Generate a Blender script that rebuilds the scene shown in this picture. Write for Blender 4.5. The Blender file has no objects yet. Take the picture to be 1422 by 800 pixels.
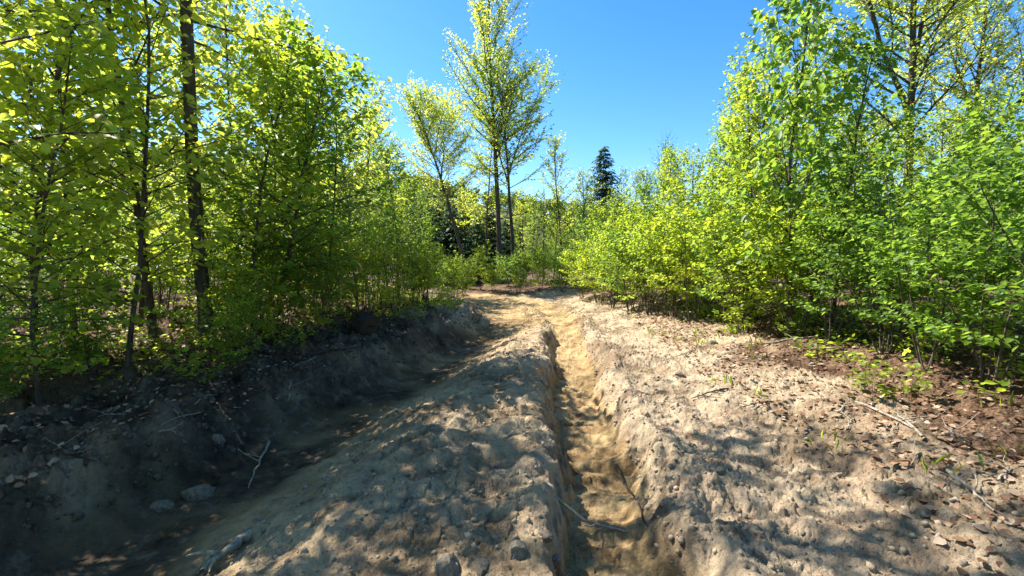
import bpy, math, random
import numpy as np
from math import radians as R, sin, cos, pi, sqrt
random.seed(7)
scene = bpy.context.scene
COL = scene.collection

# ------------------------------------------------------------------ camera
EYE = 1.6
FPX = 651.0                                    # focal length in photograph pixels (1422 wide)
cam_d = bpy.data.cameras.new('camera'); cam = bpy.data.objects.new('camera', cam_d); COL.objects.link(cam)
cam_d.sensor_width = 36.0; cam_d.lens = 36.0 * FPX / 1422.0
cam_d.clip_start = 0.05; cam_d.clip_end = 3000
cam.location = (0, 0, EYE); cam.rotation_euler = (R(90 - 3.5), 0, 0)
scene.camera = cam

# ------------------------------------------------------------------ sky and sun
SUN_EL, SUN_AZ = 50.0, -58.0                   # azimuth measured clockwise from +Y
w = bpy.data.worlds.new('World'); scene.world = w; w.use_nodes = True
nt = w.node_tree; nt.nodes.clear()
sky = nt.nodes.new('ShaderNodeTexSky'); sky.sky_type = 'NISHITA'; sky.sun_disc = False
sky.sun_elevation = R(SUN_EL); sky.sun_rotation = R(SUN_AZ)
sky.air_density = 1.0; sky.dust_density = 0.4; sky.ozone_density = 3.0; sky.altitude = 300
hs = nt.nodes.new('ShaderNodeHueSaturation'); hs.inputs['Saturation'].default_value = 1.33
hs.inputs['Hue'].default_value = 0.5
bg = nt.nodes.new('ShaderNodeBackground'); bg.inputs['Strength'].default_value = 0.10
wo = nt.nodes.new('ShaderNodeOutputWorld')
nt.links.new(sky.outputs[0], hs.inputs['Color']); nt.links.new(hs.outputs[0], bg.inputs['Color']); nt.links.new(bg.outputs[0], wo.inputs[0])
sd = bpy.data.lights.new('sun', 'SUN'); sd.energy = 5.0; sd.angle = R(0.53); sd.color = (1.0, 0.93, 0.80)
so = bpy.data.objects.new('sun', sd); COL.objects.link(so); so.location = (-30, 20, 40)
so.rotation_euler = (R(90 - SUN_EL), 0, R(180 - SUN_AZ))
scene.view_settings.view_transform = 'Standard'; scene.view_settings.look = 'None'
scene.view_settings.exposure = 1.45; scene.view_settings.gamma = 1.0
scene.view_settings.use_curve_mapping = False
scene.cycles.max_bounces = 8; scene.cycles.transmission_bounces = 6; scene.cycles.diffuse_bounces = 4

# ------------------------------------------------------------------ numpy noise
_rs = np.random.RandomState(11)
_tab = _rs.rand(256, 256)
def vnoise(x, y):
    x = np.asarray(x, float); y = np.asarray(y, float)
    xi = np.floor(x).astype(int); yi = np.floor(y).astype(int)
    fx = x - xi; fy = y - yi
    fx = fx * fx * fx * (fx * (fx * 6 - 15) + 10); fy = fy * fy * fy * (fy * (fy * 6 - 15) + 10)
    a = _tab[xi & 255, yi & 255]; b = _tab[(xi + 1) & 255, yi & 255]
    c = _tab[xi & 255, (yi + 1) & 255]; d = _tab[(xi + 1) & 255, (yi + 1) & 255]
    return ((a * (1 - fx) + b * fx) * (1 - fy) + (c * (1 - fx) + d * fx) * fy) * 2 - 1
def fbm(x, y, o=4, g=0.5):
    s = 0; a = 1.0; n = 0
    for i in range(o):
        s = s + a * vnoise(x * 0.866 + y * 0.5 + 17.3 * i, -x * 0.5 + y * 0.866 + 5.1 * i); n += a; a *= g
        x = x * 2.03; y = y * 2.03
    return s / n
def cells(x, y, seed=0):
    """cellular noise: per-cell random value and distance to the cell border"""
    x = np.asarray(x, float); y = np.asarray(y, float); xi = np.floor(x).astype(int); yi = np.floor(y).astype(int)
    f1 = np.full(x.shape, 9.0); f2 = np.full(x.shape, 9.0); val = np.zeros(x.shape)
    for i in (-1, 0, 1):
        for j in (-1, 0, 1):
            a = (xi + i + seed) & 255; b = (yi + j + 3 * seed) & 255
            d = np.hypot(xi + i + .1 + .8 * _tab[a, b] - x, yi + j + .1 + .8 * _tab[b, (a + 77) & 255] - y)
            near_ = d < f1; f2 = np.where(near_, f1, np.minimum(f2, d)); val = np.where(near_, _tab[(a + 31) & 255, (b + 59) & 255], val); f1 = np.minimum(f1, d)
    return val, f2 - f1, f1
def sst(e0, e1, x):
    t = np.clip((x - e0) / (e1 - e0), 0, 1); return t * t * (3 - 2 * t)

# ------------------------------------------------------------------ ground relief
_yy = np.linspace(-6, 40, 921)
def _curve(pts):
    v = np.interp(_yy, [p[0] for p in pts], [p[1] for p in pts])
    k = np.exp(-np.linspace(-2.5, 2.5, 51) ** 2); k /= k.sum()
    return np.convolve(np.pad(v, 25, mode='edge'), k, mode='valid')
_XL = _curve([(-6, -3.2), (0, -3.0), (3, -2.65), (5.5, -2.15), (8, -1.55), (10, -1.05), (13, -0.35), (15, -0.4), (17, -.9), (20, -2.0), (25, -4.5), (40, -14)])
_XR = _curve([(-6, .3), (0, .45), (2.6, .56), (4.5, .74), (8.7, 1.05), (12, 1.3), (15, 1.2), (17, .8), (20, 0.0), (25, -2.4), (40, -12)])
def XL(y): return np.interp(y, _yy, _XL)
def XR(y): return np.interp(y, _yy, _XR)
def ground(x, y, zones=False):
    x = np.asarray(x, float); y = np.asarray(y, float)
    near = 1 - sst(22, 32, np.hypot(x, y))
    wx = x + 0.13 * fbm(x * 1.3, y * 1.3, 3) + 0.07 * fbm(x * 6, y * 6, 4)
    xl = XL(y); xr = XR(y) + .07 * vnoise(y * .75 + 3, y * 0 + 2) + .035 * vnoise(y * 2.3, y * 0 + 9)
    fade = 1 - sst(14, 19, y)
    # right rut
    dR = 0.30 * (1 - sst(9.0, 12.0, y)) + 0.05 * fade
    aR = np.abs(wx - xr)
    wr = x + 0.6 * (wx - x) + .05 * fbm(x * 16, y * 11, 2) - xr
    rutR = (1 - sst(0.27, 0.66, wx - xr)) * sst(-0.42, -0.22, wr + .06 * vnoise(x * 2 + 3, y * 3.1))
    # left rut: wide, with a high cut bank on its outer side
    dL = 0.36 * (1 - sst(10.5, 14.0, y)) + 0.05 * fade
    aL = wx - xl
    rutL = (1 - sst(0.05, 1.75, aL)) * sst(-1.0, -0.20, aL)
    z = -dR * rutR * near - dL * rutL * near
    bankL = 1 - sst(-1.25, -0.25, aL + 0.30 * fbm(x * 2.2, y * 2.2, 3))
    bh = 0.13 * (1 - 0.75 * sst(12.2, 15.0, y)) + 0.05
    z = z + bh * bankL * near
    z = z + 0.35 * (1 - sst(-4.5, -1.2, x - xl)) * near
    # crowned strip between the ruts
    mid = sst(0.6, 1.5, aL) * (1 - sst(-0.5, -0.3, wx - xr))
    z = z + 0.05 * mid * near
    # right side: berm then gentle rise
    br = wx - xr
    z = z + 0.10 * np.exp(-((br - 0.52) / 0.22) ** 2) * fade * near
    z = z + (0.36 * sst(0.6, 4.2, br) + 0.25 * sst(3.2, 6.0, br)) * near
    # lumps
    out = np.maximum(bankL, sst(0.35, 0.7, br))
    z = z + near * (0.055 * fbm(x * 1.1, y * 1.1, 3) * (0.4 + out))
    z = z - near * 0.05 * np.abs(fbm(x * 2.6 + 9, y * 2.6, 4)) * (0.35 + out)
    def terr(v, k):                          # broken-off ledges of crusted mud
        v = v * k; f = np.floor(v); return (f + sst(0.55, 0.95, v - f)) / k
    tex = 0.40 + 0.8 * out + 0.55 * mid + .75 * rutR + 1.0 * bankL
    z = z + near * 0.045 * tex * terr(fbm(x * 2.2 + 3, y * 1.5, 5, .52), 4.0)
    z = z + near * 0.014 * tex * terr(fbm(x * 8.0, y * 6.5 + 4, 4, .55), 3.0)
    qx = x + .05 * fbm(x * 7, y * 7, 3); qy = y + .05 * fbm(x * 7 + 30, y * 7, 3)
    pm = sst(-.25, .35, fbm(x * 1.1 + 60, y * 1.0, 3)) * (1 - .55 * rutR)
    v1, e1, g1 = cells(qx * 7.5, qy * 6.0, 1); v2, e2, g2 = cells(qx * 19, qy * 16, 5)
    z = z + near * (0.5 * tex) * (.25 + .75 * pm) * (.055 * (v1 - .5) * sst(0, .07, e1) - .026 * (1 - sst(0, .08, e1)) + .030 * (v2 - .4) * sst(0, .16, e2) + .018 * np.where(v2 > .72, 1 - g2 * 1.6, 0).clip(0))
    v3, e3, g3 = cells(qx * 3.1 + 7, qy * 2.7, 9)
    z = z + near * bankL * .11 * (v3 - .5) * sst(0, .12, e3)
    cl = 1 - np.abs(fbm(x * 11, y * 11, 3)) * 2
    z = z + near * 0.010 * cl * tex
    z = z + near * bankL * (0.09 * fbm(x * 3.4, y * 3.4, 4, .6) + 0.05 * (1 - 2.4 * np.abs(fbm(x * 2.1 + 8, y * 2.1, 3))))
    # tyre lug prints across the right rut, slanted ones on the middle strip
    lug = np.sin(2 * pi * (y * 3.3 + 0.9 * aR + 0.5 * vnoise(x * 1.5, y * 1.2)))
    z = z + near * fade * 0.020 * np.clip(lug * 1.4, -1, 1) * rutR * (0.4 + 0.6 * sst(-.4, .3, vnoise(x * .9 + 40, y * .9)))
    lug2 = np.sin(2 * pi * (y * 2.6 - 1.6 * x + 0.6 * vnoise(x * 1.7 + 5, y * 1.3)))
    z = z + near * fade * 0.022 * np.clip(lug2 * 1.3, -1, 1) * mid * sst(-.5, .2, vnoise(x * 1.1 + 3, y * .5 + 1))
    # lengthwise scrapes on the middle strip and shoulder
    scr = vnoise((x - 0.06 * y) * 9, y * 0.9)
    z = z + near * 0.024 * scr * (mid + 0.5 * sst(0.3, .6, br) * (1 - sst(1.6, 2.4, br)))
    # slumped walls of the ruts
    wall = rutR * (1 - rutR) * 4 + rutL * (1 - rutL) * 3
    z = z + near * 0.035 * fbm(x * 14, y * 9, 2) * np.clip(wall, 0, 1)
    z = z + near * 0.008 * fbm(x * 30, y * 30, 3, .65) * (0.6 + 0.4 * out)
    # the land round about
    z = z + (1 - near) * (0.35 * fbm(x * 0.07, y * 0.07, 3)) + (1 - near) * 0.2
    if not zones: return z
    damp = np.clip(np.maximum(rutR ** 3, rutL * .8) + 0.30 * mid * fade + 0.6 * sst(10, 13, y) * (1 - sst(.3, 1.3, br)) * sst(.0, .4, aL), 0, 1) * near
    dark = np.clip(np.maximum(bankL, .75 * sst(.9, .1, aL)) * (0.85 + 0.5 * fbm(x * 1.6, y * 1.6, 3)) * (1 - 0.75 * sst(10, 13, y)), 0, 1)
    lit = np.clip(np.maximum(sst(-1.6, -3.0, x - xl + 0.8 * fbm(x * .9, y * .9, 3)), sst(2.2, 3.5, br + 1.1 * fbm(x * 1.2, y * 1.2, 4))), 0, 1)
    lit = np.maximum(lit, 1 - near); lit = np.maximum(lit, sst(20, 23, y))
    return z, damp, dark, lit
def gz(x, y): return float(ground(np.array([x]), np.array([y]))[0])

# ------------------------------------------------------------------ node helpers / materials
def mat(name):
    m = bpy.data.materials.new(name); m.use_nodes = True
    n = m.node_tree; n.nodes.clear()
    return m, n, n.nodes, n.links
def N(nodes, t, **k):
    x = nodes.new(t)
    for a, b in k.items():
        if a in ('op',): x.operation = b
        else: x.inputs[a.replace('_', ' ')].default_value = b
    return x
def ramp(nodes, stops):
    r = nodes.new('ShaderNodeValToRGB'); e = r.color_ramp.elements
    while len(e) < len(stops): e.new(0.5)
    for i, (p, c) in enumerate(stops): e[i].position = p; e[i].color = (*c, 1)
    return r
def mixc(nodes, links, f, a, b, mode='MIX'):
    m = nodes.new('ShaderNodeMix'); m.data_type = 'RGBA'; m.blend_type = mode
    for s, v in ((m.inputs[0], f), (m.inputs[6], a), (m.inputs[7], b)):
        if hasattr(v, 'links'): links.new(v, s)
        else: s.default_value = v if not isinstance(v, tuple) else (*v, 1)
    return m.outputs[2]

def leaf_material(name, c_dark, c_mid, c_lite, trans, tmix=0.45, rough=0.45, spec=0.35):
    m, n, nodes, links = mat(name)
    at = nodes.new('ShaderNodeAttribute'); at.attribute_name = 'tint'
    oi = nodes.new('ShaderNodeObjectInfo')
    ad = nodes.new('ShaderNodeMath'); ad.operation = 'MULTIPLY_ADD'; ad.inputs[1].default_value = 0.28; ad.inputs[2].default_value = -0.14
    links.new(oi.outputs['Random'], ad.inputs[0])
    s = nodes.new('ShaderNodeMath'); s.operation = 'ADD'; s.use_clamp = True
    links.new(at.outputs['Fac'], s.inputs[0]); links.new(ad.outputs[0], s.inputs[1])
    r = ramp(nodes, [(0.0, c_dark), (0.5, c_mid), (1.0, c_lite)])
    links.new(s.outputs[0], r.inputs[0])
    tx = nodes.new('ShaderNodeTexCoord'); nz = N(nodes, 'ShaderNodeTexNoise', Scale=60.0, Detail=2.0)
    links.new(tx.outputs['Object'], nz.inputs['Vector'])
    mr = nodes.new('ShaderNodeMapRange'); mr.inputs[3].default_value = 0.75; mr.inputs[4].default_value = 1.25
    links.new(nz.outputs['Fac'], mr.inputs[0])
    vm = nodes.new('ShaderNodeVectorMath'); vm.operation = 'SCALE'
    links.new(r.outputs[0], vm.inputs[0]); links.new(mr.outputs[0], vm.inputs['Scale'])
    p = nodes.new('ShaderNodeBsdfPrincipled'); p.inputs['Roughness'].default_value = rough; p.inputs['Specular IOR Level'].default_value = spec
    links.new(vm.outputs[0], p.inputs['Base Color'])
    t = nodes.new('ShaderNodeBsdfTranslucent')
    tr = ramp(nodes, [(0.0, tuple(v * .55 for v in trans)), (0.5, trans), (1.0, (trans[0] * 1.35, trans[1] * 1.12, trans[2] * 1.1))])
    links.new(s.outputs[0], tr.inputs[0]); links.new(tr.outputs[0], t.inputs['Color'])
    mx = nodes.new('ShaderNodeMixShader'); mx.inputs[0].default_value = tmix
    links.new(p.outputs[0], mx.inputs[1]); links.new(t.outputs[0], mx.inputs[2])
    o = nodes.new('ShaderNodeOutputMaterial'); links.new(mx.outputs[0], o.inputs[0])
    return m
M = {}
M['leaf'] = leaf_material('spring_leaf', (0.035, 0.095, 0.014), (0.115, 0.20, 0.024), (0.27, 0.34, 0.040), (0.54, 0.70, 0.05), 0.55)
M['leaf_deep'] = leaf_material('deep_green_leaf', (0.025, 0.075, 0.012), (0.065, 0.145, 0.018), (0.14, 0.24, 0.03), (0.36, 0.58, 0.06), 0.5)
M['leaf_yellow'] = leaf_material('young_yellow_leaf', (0.10, 0.17, 0.02), (0.20, 0.285, 0.035), (0.32, 0.39, 0.06), (0.66, 0.78, 0.10), 0.6)
M['leaf_far'] = leaf_material('far_leaf', (0.03, 0.055, 0.015), (0.075, 0.12, 0.022), (0.16, 0.20, 0.04), (0.22, 0.30, 0.04), 0.4, .7, .2)
M['needle'] = leaf_material('spruce_needle', (0.022, 0.055, 0.028), (0.045, 0.100, 0.050), (0.08, 0.15, 0.07), (0.06, 0.12, 0.04), 0.25, .6, .3)
M['dead_leaf'] = leaf_material('dead_leaf', (0.12, 0.06, 0.035), (0.27, 0.16, 0.10), (0.44, 0.33, 0.25), (0.20, 0.10, 0.04), 0.12, .7, .2)

def bark_material(name, a, b, scale=18):
    m, n, nodes, links = mat(name)
    tx = nodes.new('ShaderNodeTexCoord'); mp = nodes.new('ShaderNodeMapping'); mp.inputs['Scale'].default_value = (1, 1, 0.22)
    links.new(tx.outputs['Object'], mp.inputs[0])
    nz = N(nodes, 'ShaderNodeTexNoise', Scale=float(scale), Detail=6.0, Roughness=0.65); links.new(mp.outputs[0], nz.inputs['Vector'])
    n2 = N(nodes, 'ShaderNodeTexNoise', Scale=2.3, Detail=3.0); links.new(tx.outputs['Object'], n2.inputs['Vector'])
    r = ramp(nodes, [(0.35, a), (0.68, b)]); links.new(nz.outputs['Fac'], r.inputs[0])
    r2 = ramp(nodes, [(0.55, (1, 1, 1)), (0.75, (0.8, 1.05, 0.75))]); links.new(n2.outputs['Fac'], r2.inputs[0])
    c = mixc(nodes, links, 1.0, r.outputs[0], r2.outputs[0], 'MULTIPLY')
    p = nodes.new('ShaderNodeBsdfPrincipled'); p.inputs['Roughness'].default_value = 0.9; p.inputs['Specular IOR Level'].default_value = 0.2
    links.new(c, p.inputs['Base Color'])
    bp = N(nodes, 'ShaderNodeBump', Strength=0.8, Distance=0.02); links.new(nz.outputs['Fac'], bp.inputs['Height']); links.new(bp.outputs[0], p.inputs['Normal'])
    o = nodes.new('ShaderNodeOutputMaterial'); links.new(p.outputs[0], o.inputs[0])
    return m
M['bark'] = bark_material('grey_brown_bark', (0.035, 0.027, 0.020), (0.13, 0.105, 0.08))
M['bark_pale'] = bark_material('pale_bark', (0.10, 0.085, 0.065), (0.26, 0.22, 0.17))
M['dead_wood'] = bark_material('weathered_wood', (0.18, 0.15, 0.12), (0.46, 0.40, 0.32), 30)
M['root_wood'] = bark_material('root_wood', (0.02, 0.016, 0.013), (0.085, 0.06, 0.045), 25)

def ground_material():
    m, n, nodes, links = mat('bare_earth')
    at = nodes.new('ShaderNodeAttribute'); at.attribute_name = 'zone'
    sep = nodes.new('ShaderNodeSeparateColor'); links.new(at.outputs['Color'], sep.inputs[0])
    ge = nodes.new('ShaderNodeNewGeometry'); V = ge.outputs['Position']
    def noise(s, d=5.0, r=0.6, vec=None):
        z = N(nodes, 'ShaderNodeTexNoise', Scale=float(s), Detail=float(d), Roughness=float(r)); links.new(vec or V, z.inputs['Vector']); return z.outputs['Fac']
    nb = noise(0.9, 4); nm = noise(5.5, 6, .65); nf = noise(38, 5, .7); nvf = noise(170, 3, .7)
    dry = ramp(nodes, [(0.26, (0.20, 0.16, 0.12)), (0.42, (0.40, 0.325, 0.24)), (0.60, (0.51, 0.415, 0.30)), (0.8, (0.58, 0.49, 0.365))]); links.new(nm, dry.inputs[0])
    damp = ramp(nodes, [(0.30, (0.20, 0.140, 0.075)), (0.50, (0.44, 0.325, 0.175)), (0.75, (0.54, 0.42, 0.24))]); links.new(nm, damp.inputs[0])
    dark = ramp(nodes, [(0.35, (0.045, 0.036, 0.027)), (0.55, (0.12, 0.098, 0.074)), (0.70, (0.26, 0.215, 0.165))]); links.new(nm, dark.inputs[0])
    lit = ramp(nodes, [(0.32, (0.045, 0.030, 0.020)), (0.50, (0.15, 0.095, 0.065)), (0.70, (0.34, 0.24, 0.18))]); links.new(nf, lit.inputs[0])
    def edge(ch, lo, hi):
        a = nodes.new('ShaderNodeMath'); a.operation = 'MULTIPLY_ADD'; a.inputs[1].default_value = 0.9; links.new(nm, a.inputs[0]); links.new(ch, a.inputs[2])
        mr = nodes.new('ShaderNodeMapRange'); mr.inputs[1].default_value = lo; mr.inputs[2].default_value = hi; links.new(a.outputs[0], mr.inputs[0]); return mr.outputs[0]
    c = mixc(nodes, links, edge(sep.outputs[0], 0.55, 1.25), dry.outputs[0], damp.outputs[0])
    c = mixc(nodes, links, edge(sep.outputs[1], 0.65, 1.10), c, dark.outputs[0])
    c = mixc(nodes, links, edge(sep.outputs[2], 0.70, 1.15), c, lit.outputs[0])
    sp = ramp(nodes, [(0.28, (0.55, 0.52, 0.48)), (0.42, (1, 1, 1)), (0.66, (1, 1, 1)), (0.8, (1.25, 1.25, 1.25))]); links.new(nf, sp.inputs[0])
    c = mixc(nodes, links, 0.8, c, sp.outputs[0], 'MULTIPLY')
    sp2 = ramp(nodes, [(0.36, (0.7, 0.68, 0.66)), (0.6, (1.08, 1.08, 1.08))]); links.new(nvf, sp2.inputs[0])
    c = mixc(nodes, links, 0.7, c, sp2.outputs[0], 'MULTIPLY')
    lb = ramp(nodes, [(0.38, (0.42, 0.37, 0.32)), (0.53, (0.95, 0.93, 0.90)), (0.65, (1.06, 1.02, 0.96))]); links.new(nb, lb.inputs[0])
    c = mixc(nodes, links, 0.8, c, lb.outputs[0], 'MULTIPLY')
    cr = noise(3.2, 8, .78); crr = ramp(nodes, [(0.34, (0.28, 0.23, 0.20)), (0.43, (0.80, 0.76, 0.72)), (0.50, (1, 1, 1)), (0.62, (1.12, 1.10, 1.04))]); links.new(cr, crr.inputs[0])
    c = mixc(nodes, links, 0.9, c, crr.outputs[0], 'MULTIPLY')
    pk = noise(1.7, 6, .7); pkr = ramp(nodes, [(0.5, (1, 1, 1)), (0.66, (1.05, 0.94, 0.89))]); links.new(pk, pkr.inputs[0])
    c = mixc(nodes, links, 1.0, c, pkr.outputs[0], 'MULTIPLY')
    p = nodes.new('ShaderNodeBsdfPrincipled'); p.inputs['Roughness'].default_value = 0.95; p.inputs['Specular IOR Level'].default_value = 0.15
    links.new(c, p.inputs['Base Color'])
    vo = nodes.new('ShaderNodeTexVoronoi'); vo.feature = 'F1'; vo.inputs['Scale'].default_value = 21; vo.inputs['Randomness'].default_value = 1; links.new(V, vo.inputs['Vector'])
    b1 = N(nodes, 'ShaderNodeBump', Strength=1.0, Distance=0.05); links.new(nm, b1.inputs['Height'])
    b2 = N(nodes, 'ShaderNodeBump', Strength=1.0, Distance=0.022); links.new(nf, b2.inputs['Height']); links.new(b1.outputs[0], b2.inputs['Normal'])
    b3 = N(nodes, 'ShaderNodeBump', Strength=0.8, Distance=0.006); links.new(nvf, b3.inputs['Height']); links.new(b2.outputs[0], b3.inputs['Normal'])
    b4 = N(nodes, 'ShaderNodeBump', Strength=0.35, Distance=0.012); b4.invert = True; links.new(vo.outputs['Distance'], b4.inputs['Height']); links.new(b3.outputs[0], b4.inputs['Normal'])
    links.new(b4.outputs[0], p.inputs['Normal'])
    o = nodes.new('ShaderNodeOutputMaterial'); links.new(p.outputs[0], o.inputs[0])
    return m
M['earth'] = ground_material()
def rock_material(name, a, b, s):
    m, n, nodes, links = mat(name)
    tx = nodes.new('ShaderNodeTexCoord')
    z = N(nodes, 'ShaderNodeTexNoise', Scale=float(s), Detail=6.0, Roughness=0.65); links.new(tx.outputs['Object'], z.inputs['Vector'])
    r = ramp(nodes, [(0.35, a), (0.65, b)]); links.new(z.outputs['Fac'], r.inputs[0])
    p = nodes.new('ShaderNodeBsdfPrincipled'); p.inputs['Roughness'].default_value = 0.9; p.inputs['Specular IOR Level'].default_value = 0.2
    links.new(r.outputs[0], p.inputs['Base Color'])
    bp = N(nodes, 'ShaderNodeBump', Strength=0.6, Distance=0.01); links.new(z.outputs['Fac'], bp.inputs['Height']); links.new(bp.outputs[0], p.inputs['Normal'])
    o = nodes.new('ShaderNodeOutputMaterial'); links.new(p.outputs[0], o.inputs[0]); return m
M['stone'] = rock_material('grey_stone', (0.09, 0.074, 0.056), (0.24, 0.20, 0.15), 5)
M['clod'] = rock_material('dry_clod', (0.15, 0.12, 0.088), (0.40, 0.325, 0.24), 22)
M['dark_clod'] = rock_material('dark_clod', (0.035, 0.028, 0.022), (0.15, 0.12, 0.09), 22)
M['hill'] = rock_material('hill_floor', (0.05, 0.05, 0.025), (0.13, 0.12, 0.06), 0.2)

# ------------------------------------------------------------------ mesh / object helpers
def fast_mesh(name, verts, quads, tint=None, material=None, smooth=False):
    verts = np.asarray(verts, np.float32); quads = np.asarray(quads, np.int32)
    k = quads.shape[1]; me = bpy.data.meshes.new(name)
    me.vertices.add(len(verts)); me.vertices.foreach_set('co', verts.ravel())
    me.loops.add(quads.size); me.loops.foreach_set('vertex_index', quads.ravel())
    me.polygons.add(len(quads)); me.polygons.foreach_set('loop_start', np.arange(0, quads.size, k, dtype=np.int32))
    if smooth: me.polygons.foreach_set('use_smooth', np.ones(len(quads), bool))
    me.update(calc_edges=True)
    if tint is not None:
        a = me.attributes.new('tint', 'FLOAT', 'POINT'); a.data.foreach_set('value', np.asarray(tint, np.float32))
    if material: me.materials.append(material)
    return me
def link(name, me, parent=None, kind=None, label=None):
    o = bpy.data.objects.new(name, me); COL.objects.link(o)
    if parent: o.parent = parent
    if kind: o['kind'] = kind
    if label: o['label'] = label
    return o
def tag(o, label, cat, group=None):
    o['label'] = label; o['category'] = cat
    if group: o['group'] = group
    return o

# leaf outline: two panels folded along the midrib
LEAF = np.array([[0, 0, 0], [.30, .20, .07], [.33, .55, .05], [0, 1.0, -.12], [-.33, .55, .05], [-.30, .20, .07]], float)
LEAFQ = np.array([[0, 1, 2, 3], [0, 3, 4, 5]])
def frames(d, nrm):
    d = d / np.linalg.norm(d, axis=1, keepdims=True)
    s = np.cross(d, nrm); s /= np.linalg.norm(s, axis=1, keepdims=True) + 1e-9
    u = np.cross(s, d); return s, d, u
def leaf_mesh(name, P, D, U, S, tint, material, width=1.0, simple=False):
    s, d, u = frames(D, U)
    L = LEAF[[0, 2, 3, 4]] if simple else LEAF
    q = np.array([[0, 1, 2, 3]]) if simple else LEAFQ
    n = len(P); k = len(L)
    v = P[:, None, :] + S[:, None, None] * (L[None, :, 0, None] * width * s[:, None, :] + L[None, :, 1, None] * d[:, None, :] + L[None, :, 2, None] * u[:, None, :])
    Q = (q[None] + (np.arange(n) * k)[:, None, None]).reshape(-1, 4)
    return fast_mesh(name, v.reshape(-1, 3), Q, np.repeat(tint, k), material)

class Wood:
    def __init__(s): s.v = []; s.f = []
    def tube(s, pts, rad, n=5):
        base = len(s.v)
        for i, p in enumerate(pts):
            a = pts[max(i - 1, 0)]; b = pts[min(i + 1, len(pts) - 1)]
            t = (b[0] - a[0], b[1] - a[1], b[2] - a[2]); l = sqrt(t[0] ** 2 + t[1] ** 2 + t[2] ** 2) + 1e-9
            t = (t[0] / l, t[1] / l, t[2] / l)
            h = (1, 0, 0) if abs(t[2]) > 0.6 else (0, 0, 1)
            u = (t[1] * h[2] - t[2] * h[1], t[2] * h[0] - t[0] * h[2], t[0] * h[1] - t[1] * h[0])
            l = sqrt(u[0] ** 2 + u[1] ** 2 + u[2] ** 2) + 1e-9; u = (u[0] / l, u[1] / l, u[2] / l)
            w_ = (t[1] * u[2] - t[2] * u[1], t[2] * u[0] - t[0] * u[2], t[0] * u[1] - t[1] * u[0])
            for k in range(n):
                c = cos(2 * pi * k / n) * rad[i]; q = sin(2 * pi * k / n) * rad[i]
                s.v.append((p[0] + c * u[0] + q * w_[0], p[1] + c * u[1] + q * w_[1], p[2] + c * u[2] + q * w_[2]))
        for i in range(len(pts) - 1):
            for k in range(n):
                a = base + i * n + k; b = base + i * n + (k + 1) % n
                s.f.append((a, b, b + n, a + n))
        return s
    def mesh(s, name, material):
        if not s.f: return None
        return fast_mesh(name, s.v, s.f, None, material, True)

def walk(rng, p, d, length, n, wig, pull=(0, 0, 0)):
    """wandering polyline"""
    pts = [tuple(p)]; d = list(d); st = length / n
    for i in range(n):
        d = [d[j] + rng.gauss(0, wig) + pull[j] for j in range(3)]
        l = sqrt(sum(c * c for c in d)) + 1e-9; d = [c / l for c in d]
        p = [p[j] + d[j] * st for j in range(3)]; pts.append(tuple(p))
    return pts
def at(pts, t):
    f = t * (len(pts) - 1); i = min(int(f), len(pts) - 2); f -= i
    a, b = pts[i], pts[i + 1]
    return [a[j] + (b[j] - a[j]) * f for j in range(3)], [b[j] - a[j] for j in range(3)]

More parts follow.
